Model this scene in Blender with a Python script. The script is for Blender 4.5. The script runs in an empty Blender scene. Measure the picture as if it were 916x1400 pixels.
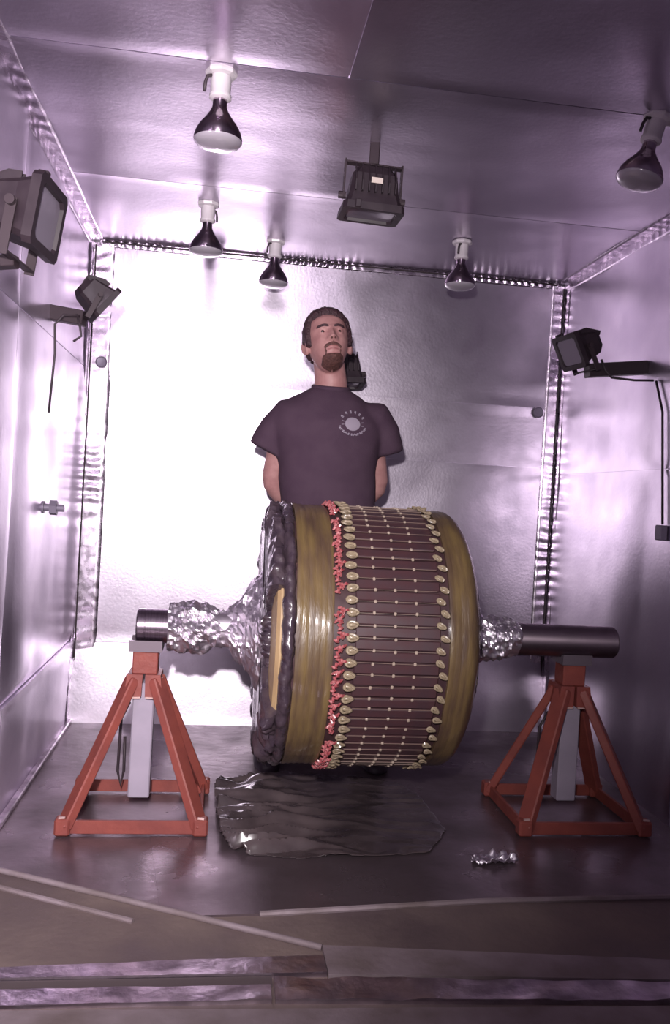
import bpy, bmesh, math, random
import numpy as np
from mathutils import Vector, Matrix, noise, Quaternion
from mathutils.bvhtree import BVHTree

random.seed(7)
SC = bpy.context.scene
COL = SC.collection
R = math.radians

# ------------------------------------------------------------------ camera, world, lights
XL, XR, D, H, YF = -0.634, 1.583, 3.903, 2.165, 1.30     # room: left, right, back, ceiling height, front opening
cam_d = bpy.data.cameras.new('camera')
cam = bpy.data.objects.new('camera', cam_d)
COL.objects.link(cam)
SC.camera = cam
cam_d.sensor_fit = 'VERTICAL'
cam_d.sensor_height = 36.0
cam_d.lens = 36.0 * 1152.9 / 1400.0
cam_d.clip_start = 0.05
yaw, pitch, roll = 0.13318, -0.01419, 0.05766
fw = Vector((math.sin(yaw) * math.cos(pitch), math.cos(yaw) * math.cos(pitch), math.sin(pitch)))
rt = Vector((math.cos(yaw), -math.sin(yaw), 0))
up = rt.cross(fw)
r2 = rt * math.cos(roll) + up * math.sin(roll)
u2 = up * math.cos(roll) - rt * math.sin(roll)
cam.matrix_world = Matrix(((r2.x, u2.x, -fw.x, 0), (r2.y, u2.y, -fw.y, 0), (r2.z, u2.z, -fw.z, 1.06), (0, 0, 0, 1)))

world = bpy.data.worlds.new('world')
SC.world = world
world.use_nodes = True
world.node_tree.nodes['Background'].inputs[0].default_value = (0.62, 0.49, 0.65, 1)
world.node_tree.nodes['Background'].inputs[1].default_value = 0.15

# the photographer's flash: a small lamp a hand's breadth above and left of the lens
fl_d = bpy.data.lights.new('flash', 'SPOT')
fl_d.energy = 400.0
fl_d.color = (1.0, 0.92, 0.94)
fl_d.spot_size = R(92)
fl_d.spot_blend = 1.0
fl_d.shadow_soft_size = 0.035
fl = bpy.data.objects.new('flash', fl_d)
COL.objects.link(fl)
fl.location = (-0.10, 0.0, 1.33)
fl.rotation_euler = (Vector((-0.85, 3.9, 0.98)) - Vector(fl.location)).to_track_quat('-Z', 'Y').to_euler()

SC.view_settings.view_transform = 'Standard'
SC.view_settings.look = 'None'
SC.view_settings.gamma = 1.0
SC.view_settings.use_curve_mapping = False
SC.view_settings.exposure = 0.0

# ------------------------------------------------------------------ materials
def node_mat(name):
    m = bpy.data.materials.new(name)
    m.use_nodes = True
    nt = m.node_tree
    return m, nt, nt.nodes['Principled BSDF']

def material(name, col, rough=0.5, metal=0.0, col2=None, scale=8.0, rough2=None, bump=0.0, bump_scale=60.0,
             stretch=(1, 1, 1), coat=0.0, detail=4.0, spec=None, contrast=(0.35, 0.65), trans=0.0):
    m, nt, p = node_mat(name)
    L = nt.links.new
    tc = nt.nodes.new('ShaderNodeTexCoord')
    mp = nt.nodes.new('ShaderNodeMapping')
    mp.inputs['Scale'].default_value = stretch
    L(tc.outputs['Object'], mp.inputs[0])
    n = nt.nodes.new('ShaderNodeTexNoise')
    n.inputs['Scale'].default_value = scale
    n.inputs['Detail'].default_value = detail
    L(mp.outputs[0], n.inputs[0])
    mr = nt.nodes.new('ShaderNodeMapRange')
    mr.inputs[1].default_value, mr.inputs[2].default_value = contrast
    L(n.outputs[0], mr.inputs[0])
    if col2:
        mx = nt.nodes.new('ShaderNodeMix')
        mx.data_type = 'RGBA'
        mx.inputs[6].default_value = (*col, 1)
        mx.inputs[7].default_value = (*col2, 1)
        L(mr.outputs[0], mx.inputs[0])
        L(mx.outputs[2], p.inputs['Base Color'])
    else:
        p.inputs['Base Color'].default_value = (*col, 1)
    p.inputs['Metallic'].default_value = metal
    if rough2 is not None:
        r = nt.nodes.new('ShaderNodeMapRange')
        r.inputs[3].default_value, r.inputs[4].default_value = rough, rough2
        L(mr.outputs[0], r.inputs[0])
        L(r.outputs[0], p.inputs['Roughness'])
    else:
        p.inputs['Roughness'].default_value = rough
    if bump:
        b = nt.nodes.new('ShaderNodeTexNoise')
        b.inputs['Scale'].default_value = bump_scale
        b.inputs['Detail'].default_value = 3.0
        L(mp.outputs[0], b.inputs[0])
        bn = nt.nodes.new('ShaderNodeBump')
        bn.inputs['Strength'].default_value = bump
        bn.inputs['Distance'].default_value = 0.01
        L(b.outputs[0], bn.inputs['Height'])
        L(bn.outputs[0], p.inputs['Normal'])
    p.inputs['Coat Weight'].default_value = coat
    p.inputs['Coat Roughness'].default_value = 0.12
    p.inputs['Transmission Weight'].default_value = trans
    if spec is not None:
        p.inputs['Specular IOR Level'].default_value = spec
    return m

M = {
 'sheet': material('galvanized_sheet', (.74, .67, .78), .31, 1.0, (.67, .60, .72), 6.0, .36, .045, 80.0),
 'sheet_ceiling': material('galvanized_sheet_dull', (.70, .63, .74), .28, 1.0, (.62, .555, .67), 3.0, .34, .05, 70.0),
 'sheet_back': material('galvanized_back_sheet', (.66, .60, .69), .31, 1.0, (.55, .50, .585), 9.0, .37, .045, 80.0, detail=8.0),
 'trim': material('crimped_galvanized', (.74, .66, .76), .20, 1.0, (.60, .52, .64), 30.0, .36),
 'floor': material('dark_steel_floor', (.225, .172, .198), .24, .6, (.14, .105, .117), 3.5, .42, .12, 25.0),
 'floor_out': material('rusty_floor', (.16, .118, .122), .5, .2, (.27, .205, .185), 3.0, .75, .25, 40.0),
 'sill': material('bright_sill_steel', (.66, .57, .66), .30, 1.0, (.35, .29, .34), 12.0, .5, .3, 30.0),
 'sill_paint': material('worn_sill_paint', (.36, .29, .32), .6, .2, (.22, .17, .17), 6.0, .7, .2, 50.0),
 'sill_dark': material('dark_sill_gap', (.13, .10, .105), .7, .2),
 'porcelain': material('white_porcelain', (.78, .72, .76), .3),
 'reflector': material('mirrored_bulb_glass', (.55, .46, .54), .10, 1.0),
 'lens': material('frosted_bulb_glass', (.52, .47, .54), .18, .2, coat=.8),
 'black_wire': material('black_rubber_wire', (.05, .036, .045), .5),
 'lamp_body': material('bronze_black_enamel', (.026, .016, .023), .45, .0, (.036, .023, .031), 20.0, .55),
 'lamp_glass': material('floodlight_glass', (.30, .26, .33), .16, .0, coat=.8),
 'lamp_label': material('lamp_label_foil', (.72, .62, .55), .4),
 'arm': material('dark_strut_steel', (.05, .034, .042), .5, .2),
 'orange': material('red_orange_enamel', (.32, .080, .062), .42, .0, (.25, .062, .052), 14.0, .55, .12, 60.0),
 'worn': material('bare_worn_edge', (.72, .50, .46), .35, .2),
 'post': material('pale_grey_post_paint', (.46, .40, .50), .5, .0, (.40, .35, .44), 10.0),
 'saddle': material('grey_saddle_steel', (.30, .25, .29), .45, .7),
 'shaft': material('turned_shaft_steel', (.52, .44, .52), .36, 1.0, (.40, .33, .40), 40.0, .42, stretch=(8, .2, .2)),
 'shaft_dark': material('oiled_shaft_steel', (.40, .32, .37), .44, 1.0, (.32, .26, .30), 12.0, .50),
 'foil': material('crinkled_aluminium_foil', (.86, .80, .88), .38, 1.0, (.84, .77, .86), 30.0, .44),
 'core': material('varnished_slot_iron', (.058, .030, .036), .35, .0, (.075, .036, .038), 22.0, .5, coat=.35),
 'wedge': material('red_brown_slot_wedge', (.082, .036, .041), .34, .0, (.060, .030, .037), 18.0, .5, coat=.5),
 'cord': material('waxed_tie_cord', (.22, .15, .125), .55),
 'knot': material('cream_tie_knot', (.44, .35, .28), .45),
 'loop': material('cream_coil_lacing', (.42, .34, .23), .35, .0, (.22, .165, .11), 55.0, coat=.4),
 'red': material('red_insulation_tape', (.36, .055, .07), .25, .0, (.56, .22, .22), 120.0, coat=.8),
 'band': material('amber_varnished_banding', (.190, .128, .053), .30, .0, (.100, .060, .038), 6.0, .5, .14, 40.0, stretch=(6, 1, 1), coat=.6, detail=6),
 'coil': material('black_varnished_coil', (.050, .034, .050), .22, .0, (.075, .052, .064), 30.0, .4, .25, 60.0, coat=.7),
 'tan': material('tan_fibre_ring', (.52, .36, .19), .42, .0, (.42, .28, .15), 10.0, .5),
 'plastic': material('oily_dark_plastic', (.11, .083, .088), .18, .0, (.06, .045, .05), 8.0, .28, coat=.5),
 'skin': material('skin', (.50, .265, .25), .5, .0, (.42, .205, .20), 30.0, .55),
 'lips': material('lips', (.40, .16, .16), .4),
 'hair': material('dark_brown_hair', (.042, .017, .024), .55, .0, (.070, .030, .038), 70.0, bump=.6, bump_scale=160.0),
 'beard': material('brown_beard', (.085, .036, .034), .6, .0, (.16, .07, .06), 90.0, bump=.5, bump_scale=200.0),
 'eye': material('eye_white', (.55, .42, .40), .25),
 'iris': material('dark_iris', (.03, .016, .014), .2),
 'shirt': material('black_cotton', (.074, .043, .068), .85, .0, (.086, .052, .078), 14.0, bump=.15, bump_scale=300.0, spec=.2),
 'print': material('grey_shirt_print', (.36, .31, .38), .6),
 'print_dim': material('faded_shirt_print', (.22, .18, .23), .6),
 'trousers': material('dark_navy_denim', (.045, .034, .055), .8, bump=.2, bump_scale=200.0),
 'boot': material('black_boot_leather', (.055, .040, .060), .45),
 'fitting': material('grey_pipe_fitting', (.24, .205, .28), .5, .2),
}

# the shaft was turned on a lathe: its grooves draw the highlight out along the axis
for k_ in ('shaft', 'shaft_dark'):
    nt_ = M[k_].node_tree
    tg = nt_.nodes.new('ShaderNodeTangent')
    tg.direction_type = 'RADIAL'
    tg.axis = 'X'
    p_ = nt_.nodes['Principled BSDF']
    nt_.links.new(tg.outputs[0], p_.inputs['Tangent'])
    p_.inputs['Anisotropic'].default_value = .7
    p_.inputs['Anisotropic Rotation'].default_value = 0.25

# ------------------------------------------------------------------ mesh helpers
def link_mesh(name, verts, faces, mat, parent=None, smooth=False, angle=None):
    me = bpy.data.meshes.new(name)
    o = bpy.data.objects.new(name, me)
    COL.objects.link(o)
    off = Vector(parent_world(parent)) if parent else Vector((0, 0, 0))
    me.from_pydata([tuple(Vector(v) - off) for v in verts], [], faces)
    me.materials.append(M[mat] if isinstance(mat, str) else mat)
    me.update()
    if smooth:
        me.polygons.foreach_set('use_smooth', [True] * len(me.polygons))
        if angle:
            me.set_sharp_from_angle(angle=R(angle))
    if parent:
        o.parent = parent
    return o

def parent_world(p):
    v = Vector((0, 0, 0))
    while p is not None:
        v += Vector(p.location)
        p = p.parent
    return v

class MB:
    """collects shapes (world coordinates) into one mesh"""
    def __init__(s):
        s.v, s.f = [], []
    def add(s, verts, faces):
        k = len(s.v)
        s.v += [Vector(v) for v in verts]
        s.f += [tuple(i + k for i in f) for f in faces]
        return s
    def box(s, c, size, bevel=0.0, M4=None):
        bm = bmesh.new()
        bmesh.ops.create_cube(bm, size=1.0)
        for v in bm.verts:
            v.co = Vector((v.co.x * size[0], v.co.y * size[1], v.co.z * size[2]))
        if bevel:
            bmesh.ops.bevel(bm, geom=list(bm.edges), offset=bevel, segments=1, affect='EDGES')
        T = M4 if M4 is not None else Matrix.Identity(4)
        return s.bm(bm, T @ Matrix.Translation(c) if M4 is not None else Matrix.Translation(c))
    def bm(s, bm, T=None):
        bm.verts.index_update()
        s.add([(T @ v.co) if T is not None else v.co.copy() for v in bm.verts], [[v.index for v in f.verts] for f in bm.faces])
        bm.free()
        return s
    def bar(s, a, b, w, h, upv=(0, 0, 1), bevel=0.0, ext=0.0):
        """rectangular bar from a to b, w across, h along upv"""
        a, b = Vector(a), Vector(b)
        d = (b - a).normalized()
        x = d.cross(Vector(upv)).normalized()
        y = x.cross(d)
        Lh = (b - a).length + 2 * ext
        T = Matrix(((x.x, d.x, y.x, 0), (x.y, d.y, y.y, 0), (x.z, d.z, y.z, 0), (0, 0, 0, 1)))
        T.translation = (a + b) / 2
        return s.box((0, 0, 0), (w, Lh, h), bevel, T)
    def tube(s, pts, rad, n=10, caps=True, squash=None):
        pts = [Vector(p) for p in pts]
        rad = [rad] * len(pts) if isinstance(rad, (int, float)) else rad
        rings = []
        t0 = (pts[1] - pts[0]).normalized()
        x = t0.orthogonal().normalized()
        for i, p in enumerate(pts):
            t = (pts[min(i + 1, len(pts) - 1)] - pts[max(i - 1, 0)]).normalized()
            x = (x - t * x.dot(t)).normalized()
            y = t.cross(x)
            rings.append([p + (x * math.cos(2 * math.pi * k / n) + y * math.sin(2 * math.pi * k / n)) * rad[i] for k in range(n)])
        return s.loft(rings, caps)
    def loft(s, rings, caps=True):
        n = len(rings[0])
        f = []
        for i in range(len(rings) - 1):
            for k in range(n):
                f.append((i * n + k, i * n + (k + 1) % n, (i + 1) * n + (k + 1) % n, (i + 1) * n + k))
        if caps:
            f.append(tuple(reversed(range(n))))
            f.append(tuple((len(rings) - 1) * n + k for k in range(n)))
        return s.add([v for r in rings for v in r], f)
    def lathe(s, prof, n=32, axis='Z', origin=(0, 0, 0), fn=None):
        """prof: list of (radius, height); fn(angle, i, radius, height) -> (radius, height)"""
        o = Vector(origin)
        rings = []
        for i, (r, h) in enumerate(prof):
            ring = []
            for k in range(n):
                a = 2 * math.pi * k / n
                rr, hh = fn(a, i, r, h) if fn else (r, h)
                c, sn = rr * math.cos(a), rr * math.sin(a)
                ring.append(o + (Vector((c, sn, hh)) if axis == 'Z' else Vector((hh, c, sn))))
            rings.append(ring)
        return s.loft(rings, True)
    def build(s, name, mat, parent=None, smooth=False, angle=None):
        o = link_mesh(name, s.v, s.f, mat, parent, smooth, angle)
        bm = bmesh.new()
        bm.from_mesh(o.data)
        bmesh.ops.recalc_face_normals(bm, faces=bm.faces)
        bm.to_mesh(o.data)
        bm.free()
        return o

def tag(o, label=None, cat=None, group=None, kind=None):
    if label: o['label'] = label
    if cat: o['category'] = cat
    if group: o['group'] = group
    if kind: o['kind'] = kind
    return o

def thing(name, label, cat, loc, group=None):
    o = bpy.data.objects.new(name, None)
    o.empty_display_size = 0.05
    o.location = loc
    COL.objects.link(o)
    return tag(o, label, cat, group)

def copy_tree(o, parent=None):
    c = o.copy()
    COL.objects.link(c)
    if parent is not None:
        c.parent = parent
    for ch in list(o.children):
        copy_tree(ch, c)
    return c

def nz(x, y, z=0.0):
    return noise.noise((x, y, z))

def fbm(x, y, z=0.0, o=3):
    return sum(noise.noise((x * 2 ** k, y * 2 ** k, z + 7.1 * k)) / 2 ** k for k in range(o))

# ------------------------------------------------------------------ the metal-lined room
def sheet(name, mat, parent, origin, U, V, nrm, w, h, nx, ny, disp, gap=0.0022, thick=0.0012, tilt=(0, 0)):
    """one sheet-metal panel: a gently buckled front with folded-back edges, nrm points into the room"""
    o, U, V, nrm = Vector(origin), Vector(U), Vector(V), Vector(nrm)
    vs, fs = [], []
    for j in range(ny + 1):
        for i in range(nx + 1):
            a, b = gap + (w - 2 * gap) * i / nx, gap + (h - 2 * gap) * j / ny
            e = min(a, w - a, b, h - b)
            k = min(1.0, e / 0.05)
            k = k * k * (3 - 2 * k)
            d = 0.004 + abs(tilt[0]) / 2 + abs(tilt[1]) / 2 + k * disp(a, b) + tilt[0] * (a / w - .5) + tilt[1] * (b / h - .5)
            vs.append(o + U * a + V * b + nrm * max(d, 0.0008))
    n1 = nx + 1
    for j in range(ny):
        for i in range(nx):
            fs.append((j * n1 + i, j * n1 + i + 1, (j + 1) * n1 + i + 1, (j + 1) * n1 + i))
    rim = [i for i in range(n1)] + [j * n1 + nx for j in range(1, ny + 1)] + [ny * n1 + i for i in range(nx - 1, -1, -1)] + [j * n1 for j in range(ny - 1, 0, -1)]
    base = len(vs)
    for r in rim:
        p = vs[r]
        vs.append(p - nrm * ((p - o).dot(nrm)))
    m = len(rim)
    for k in range(m):
        fs.append((rim[k], rim[(k + 1) % m], base + (k + 1) % m, base + k))
    mb = MB()
    mb.v, mb.f = vs, fs
    return mb.build(name, mat, parent, True, 40)

def shell(name, c, size, mat):
    o = MB().box(c, size).build(name, mat)
    o['kind'] = 'structure'
    return o

T = 0.06
wb = shell('wall_back', ((XL + XR) / 2, D + T / 2, H / 2), (XR - XL + 2 * T, T, H), 'sheet')
wl = shell('wall_left', (XL - T / 2, (YF + D) / 2, H / 2), (T, D - YF, H), 'sheet')
wr = shell('wall_right', (XR + T / 2, (YF + D) / 2, H / 2), (T, D - YF, H), 'sheet')
ce = shell('ceiling', ((XL + XR) / 2, (YF + D + T) / 2, H + T / 2), (XR - XL + 2 * T, D - YF + T, T), 'sheet_ceiling')
fo = shell('floor', ((XL + XR) / 2, (0.6 + D + T) / 2, -T / 2), (XR - XL + 2 * T, D + T - 0.6, T), 'floor_out')

def buckle(amp, sx, sy, seed, amp2=0.0, s2=9.0):
    return lambda a, b: amp * nz(a * sx, b * sy, seed) + amp2 * nz(a * s2, b * s2, seed + 31.0)

W = XR - XL
zb = [0.0, 0.36, 1.27, 1.555, H]
for k in range(4):
    sheet('panel', 'sheet_back', wb, (XL, D, zb[k]), (1, 0, 0), (0, 0, 1), (0, -1, 0), W, zb[k + 1] - zb[k], 60, 30,
          buckle([.004, .012, .005, .008][k], 2.0, 1.6, 3.3 + k * 5.7, .0006, 11), tilt=[(0, -.050), (0, .0), (0, 0), (0, .0)][k])
zl = [0.0, 0.38, 1.58, H]
for k in range(3):
    for j, (y0, y1) in enumerate(((YF, 2.62), (2.62, D))):
        sheet('panel', 'sheet', wl, (XL, y0, zl[k]), (0, 1, 0), (0, 0, 1), (1, 0, 0), y1 - y0, zl[k + 1] - zl[k], 44, 40,
              buckle([.016, .030, .016][k], 2.6, .8, 21.7 + k * 3.1 + j * 5.0, .0010, 7), tilt=(0, (.012 if k == 0 else 0)))
zr = [0.0, 1.24, H]
for k in range(2):
    for j, (y0, y1) in enumerate(((YF, 2.70), (2.70, D))):
        sheet('panel', 'sheet', wr, (XR, y0, zr[k]), (0, 1, 0), (0, 0, 1), (-1, 0, 0), y1 - y0, zr[k + 1] - zr[k], 44, 50,
              buckle([.017, .013][k], 3.0, 1.1, 8.3 + k * 2.7 + j, .0008, 9))
for k, (x0, x1, y0, y1) in enumerate(((XL, .265, YF, 2.2), (.265, XR, YF, 2.2), (XL, XR, 2.2, 3.09), (XL, XR, 3.09, D))):
    sheet('panel', 'sheet_ceiling', ce, (x0, y0, H), (1, 0, 0), (0, 1, 0), (0, 0, -1), x1 - x0, y1 - y0, 60, 36,
          buckle(.008, 1.8, 2.6, 4.4 + 3.3 * k, .0008, 10))

def crimp(name, p0, p1, n1, n2, w, amp, pitch_, seed):
    """folded corner flashing: two crimped flanges that meet in the corner p0-p1 and lie on the faces n1 x n2"""
    p0, p1, n1, n2 = Vector(p0), Vector(p1), Vector(n1), Vector(n2)
    d = (p1 - p0).normalized()
    L_ = (p1 - p0).length
    n = int(L_ / 0.006)
    mb = MB()
    for (along, nrm) in ((n2, n1), (n1, n2)):
        vs, fs = [], []
        m = 9
        for i in range(n + 1):
            t = L_ * i / n
            a = amp * max(0.0, .35 + 1.9 * nz(t * 2.3, seed, 5.0))
            for j in range(m + 1):
                u = w * j / m
                wave = math.sin(2 * math.pi * t / pitch_ + 3.0 * nz(t * 6, seed, j * .12))
                hgt = .0085 + a * wave * math.sin(math.pi * j / m) ** .6 + .0006 * nz(t * 30, u * 60, seed)
                vs.append(p0 + d * t + along * u + nrm * (hgt if j < m else 0.002))
        for i in range(n):
            for j in range(m):
                fs.append((i * (m + 1) + j, i * (m + 1) + j + 1, (i + 1) * (m + 1) + j + 1, (i + 1) * (m + 1) + j))
        mb.add(vs, fs)
    o = mb.build(name, 'trim', None, True)
    o['kind'] = 'structure'
    return o

crimp('trim_1', (XL, D, 0.02), (XL, D, H - .02), (1, 0, 0), (0, -1, 0), .105, .0016, .060, 2.2)
crimp('trim_2', (XR, D, 0.02), (XR, D, H - .02), (-1, 0, 0), (0, -1, 0), .075, .0034, .048, 9.1)
crimp('trim_3', (XL + .03, D, H), (XR - .03, D, H), (0, -1, 0), (0, 0, -1), .036, .0026, .036, 5.4)
crimp('trim_4', (XL, YF, H), (XL, D - .03, H), (1, 0, 0), (0, 0, -1), .05, .0010, .09, 6.4)
crimp('trim_5', (XR, YF, H), (XR, D - .03, H), (-1, 0, 0), (0, 0, -1), .05, .0025, .05, 7.7)
# thin dark caulk lines in the corners
for nm, a, b in (('trim_6', (XL + .014, D - .014, .02), (XL + .014, D - .014, H - .03)), ('trim_7', (XR - .014, D - .014, .02), (XR - .014, D - .014, H - .03)),
                 ('trim_8', (XL + .05, D - .014, H - .014), (XR - .05, D - .014, H - .014))):
    tag(MB().tube([a, b], .0032, 8).build(nm, 'arm'), kind='structure')
tag(MB().bar((XL + .012, YF, .012), (XL + .012, D, .012), .024, .018, bevel=.004).build('baseboard_left', 'sill'), kind='structure')

# floor sheets, laid over the bare floor inside the room
def floor_plate(name, poly, z, mat, parent, th=.005, sub=None):
    mb = MB()
    n = len(poly)
    mb.add([(x, y, z) for x, y in poly] + [(x, y, 0.0) for x, y in poly],
           [tuple(range(n)), tuple(reversed(range(n, 2 * n)))] + [(k, n + k, n + (k + 1) % n, (k + 1) % n) for k in range(n)])
    return mb.build(name, mat, parent)
E1 = [(XL, 2.41), (-.022, 2.107), (.29, 1.95)]
floor_plate('floor_sheet', [(XL, 2.41), (-.10, 2.145), (-.165, 2.62), (-.30, D), (XL, D)], .004, 'floor', fo)
floor_plate('floor_sheet', [(-.10, 2.145), (-.022, 2.107), (.179, 2.115), (.753, 2.173), (XR, 2.20), (XR, D), (-.30, D), (-.165, 2.62)], .006, 'floor', fo)
rid = MB()
for a, b in zip(E1[:-1], E1[1:]):
    rid.tube([(a[0], a[1], .006), (b[0], b[1], .006)], .008, 10)
rid.build('seam_ridge', 'sill_paint', fo, True, 40)
MB().tube([(XL, 2.325, .004), (-.16, 2.085, .004)], .007, 8).build('seam_ridge', 'sill_paint', fo, True, 40)
MB().tube([(.15, 2.112, .006), (.753, 2.173, .006), (XR, 2.2, .006)], .008, 8).build('seam_ridge', 'sill_paint', fo, True, 40)
# doorway threshold: stepped strips, each given by its two ends (x, near y, far y)
def strip(name, e0, e1, z, mat, wob=0.0, seed=1.0):
    nx, ny = max(2, int((e1[0] - e0[0]) / .02)), 5
    top, fs = [], []
    for j in range(ny + 1):
        for i in range(nx + 1):
            t, q = i / nx, j / ny
            x = e0[0] + (e1[0] - e0[0]) * t
            ya, yb_ = e0[1] + (e1[1] - e0[1]) * t, e0[2] + (e1[2] - e0[2]) * t
            top.append((x, ya + (yb_ - ya) * q, z + wob * nz(x * 13, q * 1.6, seed)))
    n1 = nx + 1
    for j in range(ny):
        for i in range(nx):
            fs.append((j * n1 + i, j * n1 + i + 1, (j + 1) * n1 + i + 1, (j + 1) * n1 + i))
    rim = list(range(n1)) + [j * n1 + nx for j in range(1, ny + 1)] + [ny * n1 + i for i in range(nx - 1, -1, -1)] + [j * n1 for j in range(ny - 1, 0, -1)]
    k0 = len(top)
    top += [(top[r][0], top[r][1], 0.0) for r in rim]
    fs += [(rim[k], k0 + k, k0 + (k + 1) % len(rim), rim[(k + 1) % len(rim)]) for k in range(len(rim))]
    mb = MB()
    mb.add(top, fs)
    return mb.build(name, mat, fo, True, 40)
strip('sill_plate', (XL, 1.836, 1.868), (.288, 1.838, 1.910), .012, 'sill', .0015, 2)
strip('sill_plate', (.290, 1.826, 1.947), (XR, 1.750, 1.815), .014, 'sill_paint', .001, 3)
strip('sill_strip', (XL, 1.800, 1.834), (.165, 1.800, 1.836), .006, 'sill_dark')
strip('sill_strip', (XL, 1.742, 1.798), (.160, 1.744, 1.798), .010, 'sill', .003, 4)
strip('sill_strip', (.168, 1.742, 1.823), (XR, 1.684, 1.747), .012, 'sill', .006, 5)
strip('sill_board', (XL, 1.45, 1.739), (XR, 1.45, 1.680), .006, 'sill_paint', .001, 6)

# ------------------------------------------------------------------ heat lamps under the ceiling
def heat_lamp():
    t = thing('heat_lamp', 'x', 'heat lamp', (0, 0, 0), 'reflector heat lamps under the ceiling')
    MB().lathe([(.0, 0), (.040, 0), (.042, -.006), (.040, -.013), (.030, -.016), (.0, -.016)], 8).build('ceiling_plate', 'porcelain', t)
    MB().lathe([(.0, -.012), (.025, -.012), (.027, -.03), (.026, -.06), (.029, -.064), (.029, -.072), (.022, -.076), (.0, -.076)], 24).build('socket', 'porcelain', t, True, 40)
    MB().lathe([(.0, -.068), (.0185, -.068), (.019, -.095), (.024, -.107), (.036, -.125), (.050, -.143), (.059, -.160), (.0635, -.176), (.0635, -.182), (.0, -.182)], 36).build('reflector', 'reflector', t, True, 50)
    MB().lathe([(.0, -.180), (.0630, -.180), (.0625, -.184), (.057, -.191), (.045, -.197), (.028, -.201), (.0, -.2025)], 36).build('bulb_face', 'lens', t, True, 60)
    MB().tube([(-.024, -.01, -.018), (-.035, -.012, -.022), (-.040, -.012, -.04), (-.041, -.012, -.062)], .0045, 8).build('pigtail_wire', 'black_wire', t, True)
    return t
spots = [(-.064, 2.246, 0, 0, 'large near heat lamp left of centre, hanging in front of the ceiling seam'),
         (-.115, 3.27, 0, 200, 'heat lamp hanging directly behind and below the large near one'),
         (.165, 3.66, 0, 20, 'smallest heat lamp, at the back wall left of the man\'s head'),
         (.925, 3.42, 0, 40, 'heat lamp at the back seam right of the ceiling floodlight'),
         (1.125, 2.20, 14, 0, 'tilted heat lamp cut by the right edge of the picture')]
hl = heat_lamp()
for i, (x, y, tilt, spin, lab) in enumerate(spots):
    o = hl if i == 0 else copy_tree(hl)
    o.location = (x, y, H - .004)
    o.rotation_euler = (0, R(tilt), R(spin))
    o['label'] = lab

# ------------------------------------------------------------------ floodlights
def flood(loc, aim, up_, s, label, arm=None, yoke_dir=None, group='floodlights round the room'):
    """loc: centre of the housing; aim: where the glass faces; arm: point on the wall or ceiling"""
    t = thing('floodlight', label, 'floodlight', loc, group)
    y = Vector(aim).normalized()
    x = y.cross(Vector(up_)).normalized()
    z = x.cross(y)
    T4 = Matrix(((x.x, y.x, z.x, loc[0]), (x.y, y.y, z.y, loc[1]), (x.z, y.z, z.z, loc[2]), (0, 0, 0, 1)))
    P = lambda a, b, c: T4 @ Vector((a * s, b * s, c * s))
    def rect(w, h, yy, r=.012):
        return [P(sx * (w / 2 - (r if q else 0)), yy, sz * (h / 2 - (0 if q else r))) for (sx, sz, q) in
                ((1, 1, 0), (1, 1, 1), (-1, 1, 1), (-1, 1, 0), (-1, -1, 0), (-1, -1, 1), (1, -1, 1), (1, -1, 0))]
    MB().loft([rect(.10, .07, -.085), rect(.135, .10, -.06), rect(.15, .12, 0.0), rect(.165, .135, .03), rect(.165, .135, .035)]).build('housing', 'lamp_body', t)
    # bezel: frame round the glass
    fr = MB()
    o1, o2, o3, o4 = rect(.185, .155, .033), rect(.188, .158, .055), rect(.150, .120, .055), rect(.145, .115, .044)
    fr.loft([o1, o2, o3, o4], True)
    fr.build('bezel', 'lamp_body', t)
    MB().loft([rect(.145, .115, .0445), rect(.145, .115, .0465)]).build('glass', 'lamp_glass', t)
    for k in range(7):                                    # cooling fins over the back
        xx = (-.060 + .020 * k)
        f = MB()
        f.add([P(xx - .002, -.092, .036), P(xx - .002, -.03, .074), P(xx - .002, .0, .075), P(xx - .002, .0, .045), P(xx - .002, -.08, .02),
               P(xx + .002, -.092, .036), P(xx + .002, -.03, .074), P(xx + .002, .0, .075), P(xx + .002, .0, .045), P(xx + .002, -.08, .02)],
              [(0, 1, 2, 3, 4), (9, 8, 7, 6, 5), (0, 5, 6, 1), (1, 6, 7, 2), (2, 7, 8, 3), (3, 8, 9, 4), (4, 9, 5, 0)])
        f.build('cooling_fin', 'lamp_body', t)
    MB().box((0, 0, 0), (.016 * s, .024 * s, .012 * s), .002, T4 @ Matrix.Translation((.05 * s, .042 * s, .082 * s))).build('latch', 'lamp_body', t)
    # yoke
    yd = Vector(yoke_dir).normalized() if yoke_dir else -z
    lo = T4.inverted().to_3x3() @ yd
    lo = Vector((0, lo.y, lo.z)).normalized()
    reach = .105
    e = lo * reach
    yk = MB()
    for sx in (-1, 1):
        yk.bar(P(sx * .088, 0, 0), P(sx * .088, e.y, e.z), .022 * s, .005 * s, upv=x, ext=.008 * s)
    yk.bar(P(-.09, e.y, e.z), P(.09, e.y, e.z), .022 * s, .005 * s, upv=T4.to_3x3() @ lo)
    yk.build('yoke', 'arm', t)
    for sx in (-1, 1):
        MB().tube([P(sx * .08, 0, 0), P(sx * .103, 0, 0)], .011 * s, 10).build('pivot_knob', 'arm', t)
    base = P(0, e.y, e.z)
    if arm is not None:
        a, w, h = arm
        MB().bar(a, base, w, h, bevel=.002, upv=(0, 0, 1) if abs(Vector(a).z - base.z) < .1 else (0, 1, 0)).build('support_arm', 'arm', t)
    return t, T4

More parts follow.
